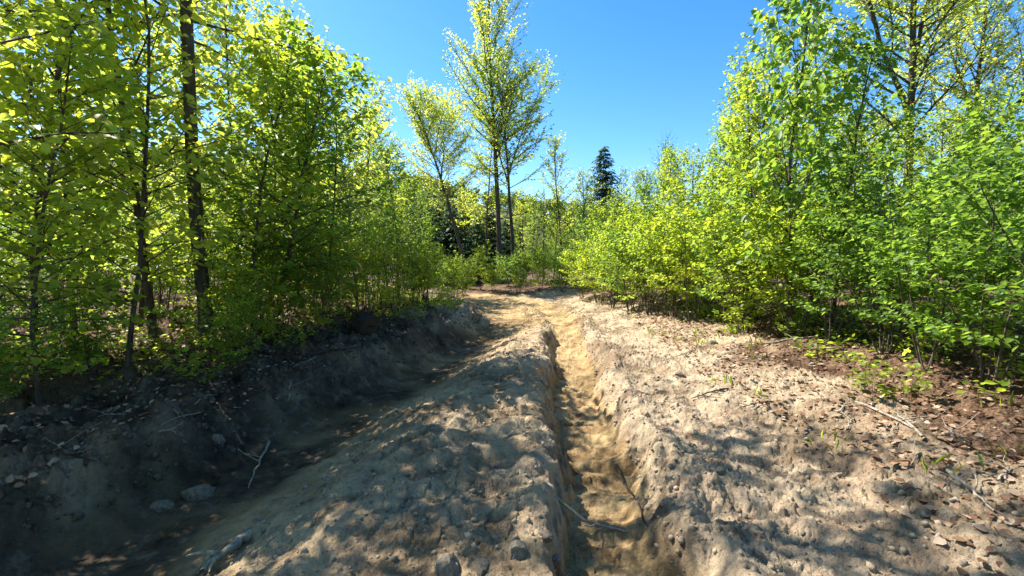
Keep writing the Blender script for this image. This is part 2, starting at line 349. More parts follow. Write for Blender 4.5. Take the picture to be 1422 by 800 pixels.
def make_plant(seed, H, r0, lean=(0, 0), wig=.05, stems=1, spread=.3, first=.25, nb=22, bl=1.4, rise=35, rise_top=65, up=.03,
               twigs=6, tl=.45, leaves=7, size=.10, flat=.75, droop=.25, leafmat='leaf', barkmat='bark', big=0, simple=False, taper=.7, shape='oval', keep=None, fork=None, gap=0.0):
    rng = random.Random(seed); out = {'stem': [], 'branch': []}
    TW = []; tw = Wood()
    branches = []
    for s in range(stems):
        if stems > 1:
            a = 2 * pi * s / stems + rng.uniform(-.5, .5); t = rng.uniform(.3, 1) * spread
            d0 = (cos(a) * t, sin(a) * t, 1); p0 = (cos(a) * .12 * rng.random(), sin(a) * .12 * rng.random(), -.06)
            h = H * rng.uniform(.62, 1.0); rr = r0 * rng.uniform(.7, 1)
        else: d0 = (lean[0], lean[1], 1); p0 = (0, 0, -.1); h = H; rr = r0
        n = max(8, int(h * 1.6)) if h < 12 else 18
        pts = walk(rng, p0, d0, h, n, wig, (-d0[0] * .02, -d0[1] * .02, .03))
        rad = [rr * (1.25 if i == 0 else 1) * (1 - taper * (i / n)) * (1 if i < n else .3) for i in range(n + 1)]
        out['stem'].append(Wood().tube(pts, rad, 10 if rr > .05 else 6).mesh('stem' if stems > 1 else 'trunk', M[barkmat]))
        lead = [(pts, rad)]
        if fork and stems == 1:
            for ft, az, el in fork:
                q, _ = at(pts, ft); L = h * (1 - ft) * .92
                fp = walk(rng, q, (cos(az) * cos(el), sin(az) * cos(el), sin(el)), L, 10, .06, (0, 0, .035))
                k = int(ft * n); fr = [rad[k] * .75 * (1 - .85 * i / 10) for i in range(11)]
                out['branch'].append(Wood().tube(fp, fr, 8).mesh('branch', M[barkmat])); lead.append((fp, fr))
        for li, (lp, lr) in enumerate(lead):
            m_ = int(nb * (1 if li == 0 else .55) / (stems if stems > 1 else 1)) + (1 if stems > 1 else 0)
            f0 = first if li == 0 else .15
            az = rng.uniform(0, 6.28)
            for b in range(m_):
                t = f0 + (1 - f0) * ((b + rng.random() * .8) / m_) ** .9; t = min(t, .985)
                if gap and rng.random() < gap: continue
                az += 2.4 + rng.uniform(-.5, .5)
                q, _ = at(lp, t); u = (t - f0) / (1 - f0)
                if shape == 'oval': L = bl * (.35 + .65 * sin(pi * min(1, u * .8 + .22))) * rng.uniform(.65, 1.15)
                elif shape == 'cone': L = bl * (1.02 - u) * rng.uniform(.8, 1.1)
                else: L = bl * (1 - .55 * u) * rng.uniform(.6, 1.1) * min(1, .6 + 3 * u)
                if t > .96: L *= .6
                el = R(rise + (rise_top - rise) * u + rng.uniform(-12, 12))
                dd = (cos(az) * cos(el), sin(az) * cos(el), sin(el))
                bp = walk(rng, q, dd, L, 5, .09, (0, 0, up))
                k = min(int(t * (len(lr) - 1)), len(lr) - 1)
                br = [max(.0035 if not simple else .006, min(lr[k] * .45, .008 + L * .006 if H < 13 else .02 + L * .014)) * (1 - .75 * i / 5) for i in range(6)]
                branches.append((L, bp, br))
    branches.sort(key=lambda x: -x[0])
    for bi, (L, bp, br) in enumerate(branches):
        if bi < big: out['branch'].append(Wood().tube(bp, br, 6).mesh('branch', M[barkmat]))
        else: tw.tube(bp, br, 4)
        nt_ = max(2, int(twigs * L / bl + .5))
        subs = []
        for j in range(nt_):
            t = .2 + .8 * (j + rng.random()) / nt_; q, dd = at(bp, min(t, .99))
            l = sqrt(sum(c * c for c in dd)) + 1e-9; dd = [c / l for c in dd]
            side = -1 if j % 2 else 1; a = side * R(rng.uniform(30, 65))
            hx = dd[0] * cos(a) - dd[1] * sin(a); hy = dd[0] * sin(a) + dd[1] * cos(a)
            tp = walk(rng, q, (hx, hy, dd[2] * .55 + rng.uniform(-.1, .25)), tl * rng.uniform(.5, 1.2), 3, .12, (0, 0, -.06 * droop))
            tw.tube(tp, [br[3] * .6, br[3] * .5, br[3] * .4, br[3] * .2], 3); subs.append(tp)
        subs.append([bp[2], bp[3], bp[4], bp[5]]); TW.extend(subs)
    r = np.random.RandomState(seed)
    TW = np.array(TW); nt_ = len(TW); u = (np.arange(leaves)[None] + .1 + r.rand(nt_, leaves) * .8) / leaves; u = np.clip(u ** .8, 0, .999) * 3
    iu = u.astype(int); fu = (u - iu)[..., None]; rows = np.arange(nt_)[:, None]
    A = TW[rows, iu]; B = TW[rows, iu + 1]; P = (A + (B - A) * fu).reshape(-1, 3); dd = (B - A).reshape(-1, 3); dd /= np.linalg.norm(dd, axis=1, keepdims=True) + 1e-9
    n = len(P); sg = np.where(np.arange(n) % 2 == 0, 1, -1) * np.radians(r.uniform(15, 85, n))
    P = P + r.normal(0, .03 * (size / .1), (n, 3))
    D = np.stack([dd[:, 0] * np.cos(sg) - dd[:, 1] * np.sin(sg), dd[:, 0] * np.sin(sg) + dd[:, 1] * np.cos(sg), dd[:, 2] * .4 - droop + r.normal(0, .28, n)], 1)
    U = np.stack([r.normal(0, (1 - flat) + .12, n), r.normal(0, (1 - flat) + .12, n), np.ones(n)], 1)
    S = size * r.uniform(.40, 1.15, n)
    cl = .5 + .5 * fbm(P[:, 0] * .9 + seed, P[:, 2] * .9 + P[:, 1], 2)
    T = np.clip(cl + r.normal(0, .17, n), 0, 1)
    out['leafdata'] = (P, D, U, S, T)
    out['crown'] = leaf_mesh('crown', P, D, U, S, T, M[leafmat], 1.0 if size < .2 else 1.1, simple)
    out['leafmat'] = leafmat; out['stems'] = stems; out['nleaf'] = n
    out['twigs'] = tw.mesh('twig_work', M[barkmat])
    return out
def place(v, name, x, y, rz, label, cat, group=None, sc=1.0, crown=None, z=None):
    r = bpy.data.objects.new(name, None); COL.objects.link(r); r.empty_display_size = .2
    r.location = (x, y, (gz(x, y) if z is None else z) - .02); r.rotation_euler = (0, 0, rz); r.scale = (sc, sc, sc)
    tag(r, label, cat, group)
    for m_ in v['stem']: link('stem' if v['stems'] > 1 else 'trunk', m_, r)
    for m_ in v['branch']: link('branch', m_, r)
    if v['twigs']: link('twig_work', v['twigs'], r, 'stuff')
    link('crown', crown or v['crown'], r, 'stuff')
    return r

# ================================================================== GROUND SHEET
def build_ground():
    th = np.concatenate([np.linspace(R(-54), R(54), 1020), np.linspace(R(54), R(306), 92)[1:-1]])
    r1 = [0.45]
    while r1[-1] < 1.6: r1.append(r1[-1] * 1.05)
    while r1[-1] < 5.5: r1.append(r1[-1] * 1.0040)
    while r1[-1] < 26: r1.append(r1[-1] * 1.0066)
    while r1[-1] < 900: r1.append(r1[-1] * 1.09)
    r1 = np.array(r1); nr, na = len(r1), len(th)
    rr, tt = np.meshgrid(r1, th, indexing='ij')
    x = rr * np.sin(tt); y = rr * np.cos(tt)
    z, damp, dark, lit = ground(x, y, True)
    z = z + np.random.RandomState(2).normal(0, 1, z.shape) * np.clip(.0006 * rr, 0, .003) * (rr < 26) * (1 - .5 * damp)
    far = sst(60, 300, rr); z = z * (1 - far)
    v = np.stack([x, y, z], -1).reshape(-1, 3)
    v = np.concatenate([v, [[0, 0, gz(0, 0)]]])
    i = np.arange(nr - 1)[:, None] * na; j = np.arange(na)[None, :]; j2 = (j + 1) % na
    q = np.stack([i + j, i + na + j, i + na + j2, i + j2], -1).reshape(-1, 4)
    # centre fan is closed with thin quads
    c = len(v) - 1; jj = np.arange(0, na - 1, 2)
    fan = np.stack([np.full(len(jj), c), jj, jj + 1, (jj + 2) % na], -1)
    me = fast_mesh('ground', v, np.concatenate([q, fan]), None, M['earth'], True)
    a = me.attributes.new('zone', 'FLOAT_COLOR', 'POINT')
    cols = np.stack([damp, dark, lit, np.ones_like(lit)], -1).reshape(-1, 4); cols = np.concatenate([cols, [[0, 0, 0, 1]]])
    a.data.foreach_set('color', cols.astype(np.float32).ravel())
    link('ground', me, kind='structure')
build_ground()

# hill behind, sloping down to the right
def hill_h(x, y):
    az = x / np.maximum(y, 1)
    prof = np.interp(az, [-1.4, -.8, -.45, -.22, -.05, .12, .3, .6, 1.2], [.13, .16, .165, .152, .118, .088, .07, .075, .07])
    d = np.hypot(x, y)
    return prof * 230 * sst(85, 230, d) * (1 - .5 * sst(260, 420, d)) + 1.6 * fbm(x * .03, y * .03, 3) * sst(80, 120, d) - .6
def build_hill():
    th = np.linspace(R(-62), R(62), 130); rr = np.linspace(84, 420, 70)
    a, b = np.meshgrid(rr, th, indexing='ij'); x = a * np.sin(b); y = a * np.cos(b); z = hill_h(x, y)
    v = np.stack([x, y, z], -1).reshape(-1, 3); n = len(th)
    i = np.arange(len(rr) - 1)[:, None] * n; j = np.arange(n - 1)[None]
    q = np.stack([i + j, i + n + j, i + n + j + 1, i + j + 1], -1).reshape(-1, 4)
    link('hill', fast_mesh('hill', v, q, None, M['hill'], True), kind='structure')
build_hill()

def far_woods(name, n, r0, r1, h0, h1, q, qs, seed, half=52, hill=True, trunk=True):
    r = np.random.RandomState(seed)
    d = np.sqrt(r.uniform(r0 ** 2, r1 ** 2, n)); a = R(1) * r.uniform(-half, half, n)
    x = d * np.sin(a); y = d * np.cos(a)
    z = np.maximum(hill_h(x, y), -.2) if hill else ground(x, y)
    h = r.uniform(h0, h1, n); ctr = (x / y > -.24) & (x / y < .10) & (not hill or r0 < 90); h = np.where(ctr, h * .45, h); wd = h * r.uniform(.20, .32, n); tone = r.uniform(0, 1, n) ** 1.3
    con = r.rand(n) < .16; tone[con] = .02
    u = r.rand(n, q); k = r.normal(0, 1, (n, q, 3)); k /= np.linalg.norm(k, axis=2, keepdims=True); k *= (r.rand(n, q, 1) ** .4)
    px = x[:, None] + k[:, :, 0] * wd[:, None] * np.where(con[:, None], (1 - (k[:, :, 2] * .5 + .5)) * 1.3, 1)
    py = y[:, None] + k[:, :, 1] * wd[:, None] * np.where(con[:, None], (1 - (k[:, :, 2] * .5 + .5)) * 1.3, 1)
    pz = z[:, None] + h[:, None] * (.58 + .42 * k[:, :, 2])
    Pn = np.stack([px, py, pz], -1).reshape(-1, 3); m_ = len(Pn)
    Dn = r.normal(0, 1, (m_, 3)); Un = r.normal(0, .8, (m_, 3)) + [0, 0, .8]
    S = qs * r.uniform(.5, 1.3, m_)
    T = np.clip(np.repeat(tone, q) + r.normal(0, .12, m_), 0, 1)
    me = leaf_mesh(name, Pn, Dn, Un, S, T, M['leaf_far'], 1.2, True)
    o = link(name, me, kind='stuff'); o['label'] = 'distant mixed woodland in spring leaf'
    wd_ = Wood()
    for i in range(n):
        wd_.tube([(x[i], y[i], z[i] - .3), (x[i] + .1 * h[i] * .2, y[i], z[i] + h[i] * .85)], [.012 * h[i] + .03, .03], 4)
    o2 = link(name + '_stems', wd_.mesh(name + '_stems', M['bark']), kind='stuff'); o2['label'] = 'bare stems of the distant woodland'
far_woods('hillside_forest', 900, 100, 260, 6, 10, 90, 1.1, 5, 50)
far_woods('far_wood', 330, 48, 95, 5, 9.5, 260, .45, 6, 54)

# ================================================================== PLANT KINDS
V = {}
# shrubs: clumps of thin stems, leafy from knee height
for k in range(5):
    V['shrub%d' % k] = make_plant(100 + k, 2.7 + .25 * k, .016, wig=.07, stems=5 + k % 3, spread=.35, first=.24, nb=84, bl=.72, rise=15, rise_top=55,
                                  twigs=6, tl=.30, leaves=8, size=.088, flat=.55, droop=.35, gap=.12, leafmat='leaf' if k % 2 == 0 else 'leaf_deep')
# saplings
for k in range(6):
    V['sap%d' % k] = make_plant(200 + k, 4.6 + .5 * k, .035, lean=(.06 * (k % 3 - 1), .03), wig=.05, first=.14, nb=66, bl=1.25, rise=22, rise_top=62,
                                twigs=9, tl=.42, leaves=8, size=.094, flat=.5, droop=.42, gap=.2, leafmat='leaf' if k % 3 else 'leaf_deep')
# understorey trees 8 to 10 m
for k in range(5):
    V['tree%d' % k] = make_plant(300 + k, 7.5 + .7 * k, .055, lean=(.05 * (k % 3 - 1), -.02), wig=.05, first=.16, nb=58, bl=2.0, rise=18, rise_top=62,
                                 twigs=10, tl=.6, leaves=9, size=.12, flat=.35, droop=.45, leafmat='leaf' if k % 3 == 1 else 'leaf_yellow', gap=.18)
# tall open canopy trees
V['tall0'] = make_plant(401, 18.5, .19, lean=(0, 0), wig=.010, first=.36, nb=64, bl=5.8, rise=40, rise_top=66, up=.02, twigs=24, tl=1.1, leaves=18, size=.15,
                        flat=.35, droop=.15, leafmat='leaf_yellow', big=14, simple=True, shape='vase', gap=.12, taper=.85)
V['tall1'] = make_plant(402, 12.5, .12, lean=(.01, 0), wig=.02, first=.38, nb=44, bl=3.0, rise=24, rise_top=60, up=.03, twigs=14, tl=.9, leaves=14, size=.145,
                        flat=.35, droop=.15, leafmat='leaf', big=8, simple=True, fork=[(.45, 2.6, 1.25), (.5, .3, 1.2)], gap=.1, taper=.85)
V['tall2'] = make_plant(403, 11.5, .13, lean=(-.03, 0), wig=.03, first=.38, nb=44, bl=3.2, rise=32, rise_top=66, up=.03, twigs=14, tl=.9, leaves=14, size=.145,
                        flat=.35, droop=.15, leafmat='leaf_yellow', big=8, simple=True, fork=[(.55, 2.8, 1.2), (.6, .4, 1.25)], taper=.8)
V['tall3'] = make_plant(404, 15, .16, lean=(.02, 0), wig=.02, first=.30, nb=58, bl=3.0, rise=30, rise_top=66, up=.05, twigs=15, tl=.9, leaves=19, size=.12,
                        flat=.4, droop=.15, leafmat='leaf_yellow', big=10, fork=[(.38, 2.7, 1.25), (.5, .2, 1.2)], simple=True, gap=.12, taper=.85)
V['slim0'] = make_plant(405, 9.5, .075, wig=.03, first=.36, nb=40, bl=1.8, rise=10, rise_top=55, twigs=9, tl=.7, leaves=8, size=.17, flat=.75, droop=.1,
                        leafmat='leaf_yellow', simple=True)
V['slim1'] = make_plant(406, 8.5, .08, wig=.03, first=.25, nb=44, bl=2.0, rise=25, rise_top=65, twigs=9, tl=.7, leaves=8, size=.15, flat=.6, droop=.1,
                        leafmat='leaf_yellow', simple=True)
V['bare0'] = make_plant(407, 8.0, .07, wig=.03, first=.3, nb=34, bl=1.6, rise=45, rise_top=72, twigs=8, tl=.8, leaves=1, size=.10, leafmat='leaf_far', simple=True)
# low leafy herbs
for k in range(3):
    V['herb%d' % k] = make_plant(500 + k, .55 + .2 * k, .005, wig=.1, stems=4, spread=.7, first=.2, nb=14, bl=.18, rise=10, rise_top=45, twigs=2, tl=.09, leaves=4,
                                 size=.075, flat=.8, droop=.2, leafmat='leaf' if k else 'leaf_yellow')

def spruce(seed, H, r):
    rng = random.Random(seed); out = {'branch': [], 'stems': 1}
    out['stem'] = [Wood().tube([(0, 0, -.1), (0, 0, H * .5), (0, 0, H)], [.02 * H * .8, .01 * H, .01], 8).mesh('trunk', M['bark'])]
    P = []; D = []; tw = Wood(); nl = int(H * 6)
    for i in range(nl):
        t = (i + .5) / nl; z = H * (.08 + .92 * t); L0 = r * (1 - t) ** .8 + .12
        for b in range(6):
            a = b * 2 * pi / 6 + i * 1.3 + rng.uniform(-.4, .4); L = L0 * rng.uniform(.45, 1.15); z = H * (.08 + .92 * t) + rng.uniform(-.15, .15)
            pts = walk(rng, (0, 0, z), (cos(a), sin(a), .05 - .25 * (1 - t)), L, 4, .06, (0, 0, .05))
            tw.tube(pts, [.015, .013, .01, .008, .004], 3)
            m_ = max(4, int(L * 13))
            for j in range(m_):
                q, dd = at(pts, (j + rng.random()) / m_); s = 1 if j % 2 else -1
                c_ = R(s * rng.uniform(25, 55)); l = sqrt(sum(c * c for c in dd)) + 1e-9
                dx, dy = dd[0] / l, dd[1] / l
                P.append(q); D.append((dx * cos(c_) - dy * sin(c_), dx * sin(c_) + dy * cos(c_), rng.uniform(-.7, .1)))
    r_ = np.random.RandomState(seed); n = len(P)
    out['crown'] = leaf_mesh('crown', np.array(P), np.array(D), np.stack([r_.normal(0, .35, n), r_.normal(0, .35, n), np.ones(n)], 1), .42 * r_.uniform(.6, 1.1, n),
                             r_.uniform(0, 1, n), M['needle'], .5, True)
    out['twigs'] = tw.mesh('twig_work', M['bark'])
    return out
V['spruce0'] = spruce(1, 9.8, 2.7); V['spruce1'] = spruce(2, 6.5, 2.6)

PROF_X = [0, 470, 492, 540, 575, 610, 700, 790, 830, 870, 960, 985, 1040, 1100, 1150, 1190, 1300, 1340, 1430, 2200]
PROF_Y = [-320, -320, 0, 130, 230, 320, 345, 345, 300, 232, 215, 130, 30, -60, 60, 170, 172, 150, 150, 150]
def cap(x, y, h):
    """largest scale that keeps a plant of height h below the canopy line"""
    if y < 2: return 9
    return (EYE - gz(x, y) + (360 - np.interp(711 + x / y * 651, PROF_X, PROF_Y)) / 651 * y) / h * 1.06
def W(px, d): return (px - 711.0) / FPX * d
rng = random.Random(3)

# ---------------------------------------------------------------- leading trees
def near_tree(v, name, x, y, rz, label, cat, count=280, group=None, sc=1.0):
    """a plant whose nearest leaves are parts of their own"""
    P, D, U, S, T = v['leafdata']
    z0 = gz(x, y) - .02; c, s = cos(rz), sin(rz)
    wx = x + sc * (P[:, 0] * c - P[:, 1] * s); wy = y + sc * (P[:, 0] * s + P[:, 1] * c); wz = z0 + sc * P[:, 2]
    inv = (wy > .5) & (np.abs(wx) < wy * 1.05) & (np.abs(wz - EYE - .06 * wy) < wy * .60)
    size = np.where(inv, S / np.hypot(wx, wy), 0)
    idx = np.argsort(-size)[:count]; rest = np.ones(len(P), bool); rest[idx] = False
    crown = leaf_mesh('crown', P[rest], D[rest], U[rest], S[rest], T[rest], M[v['leafmat']])
    root = place(v, name, x, y, rz, label, cat, group, sc, crown)
    from mathutils import Matrix, Vector
    sv, dv, uv = frames(D[idx], U[idx])
    shared = []
    for k in range(4):
        shared.append(fast_mesh('leaf', LEAF * [1, 1, 1 + .5 * k], LEAFQ, np.full(6, .25 + .18 * k), M[v['leafmat']]))
    for i, j in enumerate(idx):
        o = link('leaf', shared[i % 4], root)
        m_ = Matrix([[sv[i][a] * S[j], dv[i][a] * S[j], uv[i][a] * S[j], P[j][a]] for a in range(3)] + [[0, 0, 0, 1]])
        o.matrix_local = m_
    return root
V['lead_left'] = make_plant(601, 8.3, .06, lean=(-.12, 0), wig=.035, first=.20, nb=46, bl=2.1, rise=22, rise_top=58, twigs=7, tl=.55, leaves=6, size=.12,
                            flat=.45, droop=.4, leafmat='leaf_yellow', big=8, gap=.15)
V['lead_thick'] = make_plant(602, 12.3, .10, lean=(-.03, 0), wig=.03, first=.34, nb=66, bl=2.8, rise=12, rise_top=55, twigs=11, tl=.6, leaves=8, size=.12,
                             flat=.45, droop=.35, leafmat='leaf', big=8)
V['lead_right'] = make_plant(603, 7.6, .035, lean=(-.06, -.02), wig=.04, first=.12, nb=66, bl=1.4, rise=34, rise_top=66, twigs=7, tl=.42, leaves=7, size=.14,
                             flat=.55, droop=.75, leafmat='leaf_deep', big=6)
V['reach_left'] = make_plant(604, 4.6, .045, lean=(.22, -.05), wig=.05, first=.2, nb=50, bl=1.6, rise=5, rise_top=45, twigs=9, tl=.5, leaves=8, size=.13,
                             flat=.82, droop=.22, leafmat='leaf_deep', big=6)
near_tree(V['lead_left'], 'leaning_maple', W(210, 6.9), 6.9, 0, 'dark slender trunk leaning left on the left bank, big lit leaves', 'tree')
place(V['lead_thick'], 'thick_maple', W(286, 6.9), 6.9, 1.2, 'thickest dark trunk among the trees on the left bank', 'tree')
near_tree(V['lead_right'], 'drooping_sapling', W(1100, 7.8), 7.8, .6, 'tall sapling with large drooping dark green leaves, highest of the right thicket', 'sapling')
near_tree(V['reach_left'], 'reaching_sapling', W(370, 8.0), 8.0, .1, 'sapling with dark flat leaf sprays reaching right over the left bank', 'sapling')
place(V['sap5'], 'slim_tree', W(84, 6.6), 6.6, 2.0, 'slim leafy tree nearest the left edge of the wood', 'tree', sc=1.05)
place(V['sap2'], 'thin_sapling', W(190, 7.6), 7.6, 1.0, 'thin sapling standing just left of the leaning dark trunk', 'sapling')
V['bright'] = make_plant(605, 5.6, .03, lean=(.10, -.04), wig=.05, first=.16, nb=58, bl=1.4, rise=12, rise_top=50, twigs=7, tl=.45, leaves=6, size=.125,
                         flat=.4, droop=.5, leafmat='leaf_yellow', gap=.1)
V['bright_green'] = make_plant(606, 5.0, .03, lean=(.12, -.06), wig=.06, first=.12, nb=58, bl=1.3, rise=8, rise_top=48, twigs=8, tl=.45, leaves=7, size=.125,
                         flat=.45, droop=.5, leafmat='leaf', gap=.1)
for x, y, kd, rz_, sc, lab in [(-4.75, 5.7, 'bright', 0, 1.0, 'bright yellow-green sapling in front of the thick trunk on the left bank'), (-5.6, 5.4, 'bright_green', .4, 1.1, 'large-leaved sapling left of the leaning dark trunk'),
                               (-4.1, 7.3, 'bright_green', 0, 1.0, 'leafy sapling bowing over the left bank beside the thick trunk'), (-3.7, 9.0, 'bright', .3, .95, 'bright sapling leaning toward the left rut above the root mass'),
                               (-5.0, 8.6, 'bright', 2.0, 1.1, 'bright sapling standing behind the dark leaf sprays'), (-6.2, 6.6, 'bright', 5.2, 1.15, 'yellow-green sapling between the slim tree and the leaning trunk'),
                               (-4.6, 4.5, 'bright_green', 5.8, .75, 'small leafy sapling nearest the camera on the left')]:
    place(V[kd], 'leafy_sapling', x, y, rz_, lab, 'sapling', None, sc)
# the open trees beyond the end of the track
place(V['tall0'], 'canopy_tree', W(694, 27), 27, .4, 'tallest open tree in the middle, dark straight trunk, yellow-green crown', 'tree', sc=.89)
place(V['tall1'], 'forked_tree', W(712, 27.5), 27.5, .2, 'slimmer forked tree just right of the tallest middle tree', 'tree')
place(V['tall2'], 'spreading_tree', W(648, 25), 25, .9, 'tree with upright forked crown left of the tallest middle tree', 'tree', sc=.86)
place(V['slim0'], 'slim_tree', W(674, 28), 28, .3, 'thin trunk with flat yellow tiers between the forked crown and tallest tree', 'tree', sc=.95)
place(V['slim1'], 'slim_tree', W(656, 31), 31, 1.3, 'thin pale tree standing over the dark hollow', 'tree', sc=.8)
place(V['slim0'], 'slim_tree', W(728, 30), 30, 2.3, 'thin low stem just right of the forked middle tree', 'tree', sc=.62)
place(V['slim1'], 'slim_tree', W(781, 29), 29, 2.3, 'thin dark stem with wispy pale crown left of the spruce', 'tree', sc=1.0)
place(V['bare0'], 'bare_tree', W(755, 34), 34, .3, 'wispy almost bare tree between the middle trees and the spruce', 'tree', sc=.8)
place(V['spruce0'], 'spruce', W(836, 34.5), 34.5, 0, 'dark pointed blue-green spruce rising above the right thicket', 'tree', sc=.98)
place(V['slim1'], 'slim_tree', W(812, 31), 31, .3, 'pale sparse tree touching the left side of the spruce', 'tree', sc=.85)
place(V['slim1'], 'slim_tree', W(872, 32), 32, 4.3, 'pale sparse tree just right of the spruce', 'tree', sc=.85)
place(V['bare0'], 'bare_tree', W(925, 24), 24, 4.3, 'bare twiggy treetop showing over the right thicket', 'tree', sc=.9)
place(V['tall3'], 'canopy_tree', W(1252, 13.5), 13.5, .5, 'tall open tree above the right thicket with yellow leaf tufts', 'tree', sc=.88)
place(V['tall3'], 'canopy_tree', W(1345, 17), 17, 2.9, 'half bare tall tree behind the right thicket nearest the edge', 'tree', sc=.8)
for px, d, s_, sc in ((588, 29, 'leftmost', .80), (606, 31, 'second from the left', .80), (626, 30, 'third from the left', .74), (645, 31, 'middle one', .72), (664, 29, 'third from the right', .62), (682, 31, 'second from the right', .7), (704, 33, 'rightmost', .66)):
    place(V['spruce1'], 'spruce', W(px, d), d, px, s_ + ' of the dark conifers in the hollow behind the middle trees', 'tree', 'dark conifers in the hollow', sc=sc)

# ---------------------------------------------------------------- left wood
G1 = 'young trees of the left wood'
k = 0
HT = {'tree0': 7.5, 'tree1': 8.2, 'tree2': 8.9, 'tree3': 9.6, 'tree4': 10.3, 'sap0': 4.6, 'sap1': 5.1, 'sap2': 5.6, 'sap3': 6.1, 'sap4': 6.6, 'sap5': 7.1}
for x, y, kind, sc in [(-6.8, 10.2, 'tree2', .85), (-5.2, 11.4, 'tree4', .85), (-5.9, 13.6, 'tree0', 1.0),
                       (-4.5, 14.6, 'tree2', .9), (-4.9, 17.2, 'tree4', .75), (-11.5, 14.0, 'tree1', .9), (-7.2, 20.5, 'tree3', .9),
                       (-16.5, 18.5, 'tree1', 1.0), (-11.5, 23, 'tree1', 1.0), (-18, 28, 'tree3', 1.0), (-4.9, 3.3, 'tree2', .95), (-7.6, 17.6, 'tree0', 1), 
                       (-6.8, 2.6, 'tree2', 1.1), (-5.4, 1.0, 'tree1', 1.0), (-5.4, 22, 'tree4', .8), (-13, 31, 'tree1', 1.1)]:
    if y > 6 and y < 21: sc = min(sc, ((.6 if y < 9.5 else -.3) - x) / .72 / HT[kind])
    place(V[kind], 'young_tree', x, y, rng.uniform(0, 6.28), 'young tree in full spring leaf within the left wood', 'tree', G1, sc)
G0 = 'young trees of the wood added behind the viewpoint to cut sky light'  # out of view, added to block sky fill and deepen the shade
for x, y, kind, sc in [(-5.2, -2.5, 'tree2', 1), (-7.4, -5, 'tree4', 1), (-4.6, -6.5, 'tree1', 1), (-9.5, -1, 'tree3', 1), (-3.6, -10, 'tree3', 1), (4.9, -.8, 'tree1', .9), (5.4, -4, 'tree3', 1), (8.2, 1.2, 'tree2', .9), (7.5, -7, 'tree4', 1),
                       (3.8, -9, 'tree2', 1), (9.8, -3.4, 'tree0', 1.1), (0.4, -13, 'tree4', 1), (-8, -11, 'tree0', 1.2), (5.6, 1.4, 'sap5', .85), (5.2, 2.6, 'sap1', .7)]:
    place(V[kind], 'young_tree', x, y, rng.uniform(0, 6.28), 'unseen young tree of the wood, added outside the picture to cut sky light', 'tree', G0, sc)
G2 = 'saplings of the left wood'
for x, y, kind, sc in [(-4.7, 9.4, 'sap4', .9), (-5.3, 11.6, 'sap5', .95), (-3.9, 11.8, 'sap2', .95), (-3.4, 14.0, 'sap0', 1.0), (-3.0, 15.8, 'sap3', .9),
                       (-3.7, 17.6, 'sap1', 1.0), (-3.6, 20.0, 'sap4', .45), (-7.6, 15.0, 'sap0', .8), (-10.4, 15.6, 'sap2', .7), (-13.0, 16.5, 'sap3', .7), (-9.0, 18.5, 'sap4', .7), (-16, 22, 'sap1', .9), (-13.2, 20.5, 'sap5', .8), (-11.8, 11.5, 'sap0', .75), (-20, 25, 'sap3', .9), (-5.6, 21, 'sap5', 1),
                       (-6.4, 5.2, 'sap0', .85)]:
    if y > 6 and y < 21: sc = min(sc, ((.6 if y < 9.5 else -.3) - x) / .72 / HT[kind])
    sc = min(sc, cap(x, y, HT[kind]))
    place(V[kind], 'sapling', x, y, rng.uniform(0, 6.28), 'leafy sapling between the trunks of the left wood', 'sapling', G2, sc)
G3 = 'shrubs along the left bank'
def shrub(x, y, kind, sc, lab, grp):
    sc = min(sc, cap(x, y, 2.5 + .22 * int(kind[-1])))
    place(V[kind], 'shrub', x, y, rng.uniform(0, 6.28), lab, 'shrub', grp, sc)
i3 = -1; ORD = 'first second third fourth fifth sixth seventh eighth ninth tenth eleventh twelfth thirteenth fourteenth fifteenth'.split()
L3 = 'leafy many-stemmed shrub at the edge of the left bank'
for x, y, kk, sc in [(-3.9, 8.1, 1, .75), (-4.4, 7.2, 3, .62), (-3.6, 9.3, 0, .8), (-3.3, 10.4, 2, .8), (-2.9, 11.6, 4, .72), (-2.7, 12.8, 0, .75), (-3.7, 12.9, 1, 1.0), (-4.6, 8.6, 2, 1.0),
                     (-4.4, 11.0, 3, 1.0), (-2.6, 14.1, 2, .7), (-3.2, 16.6, 0, .8), (-4.9, 5.4, 3, .42), (-5.9, 6.0, 1, .5), (-6.8, 8.8, 0, .8), (-8.0, 12.4, 4, .9), (-10.5, 11.4, 2, 1), (-12.6, 10.6, 0, 1),
                     (-13.5, 15.4, 4, 1), (-9.4, 19.5, 1, 1), (-6.3, 16.2, 2, 1), (-7.4, 10.0, 1, .8), (-9.2, 8.2, 3, .8), (-10.6, 9.0, 0, .8), (-8.8, 13.8, 2, .8), (-11.4, 13.0, 4, .9), (-7.0, 18, 0, 1), (-12.0, 17.5, 2, 1), (-15.0, 13.0, 1, .9), (-17.0, 16.5, 3, 1), (-14.6, 20, 0, 1.1), (-10.5, 25, 2, 1.1), (-19.5, 20, 4, 1.1), (-8.3, 7.4, 2, .6), (-16, 26, 3, 1.2), (-6.4, 11.2, 0, .8)]:
    i3 += 1
    if i3 < 10: shrub(x, y, 'shrub%d' % kk, sc, ORD[i3] + ' shrub in the row along the left bank', G3 + ', front row')
    elif x > -5.5: shrub(x, y, 'shrub%d' % kk, sc, L3, G3)
    else: shrub(x, y, 'shrub%d' % kk, sc, 'leafy shrub in the open understorey of the left wood, seen between trunks', 'shrubs inside the left wood')
place(V['shrub0'], 'shrub', -2.05, 15.6, 1, 'bright yellow-green shrub closing the left side of the track end', 'shrub', None, .66)
place(V['shrub2'], 'shrub', -1.9, 17.3, 2, 'taller sunlit shrub behind the bright one at the track end', 'shrub', None, .66)
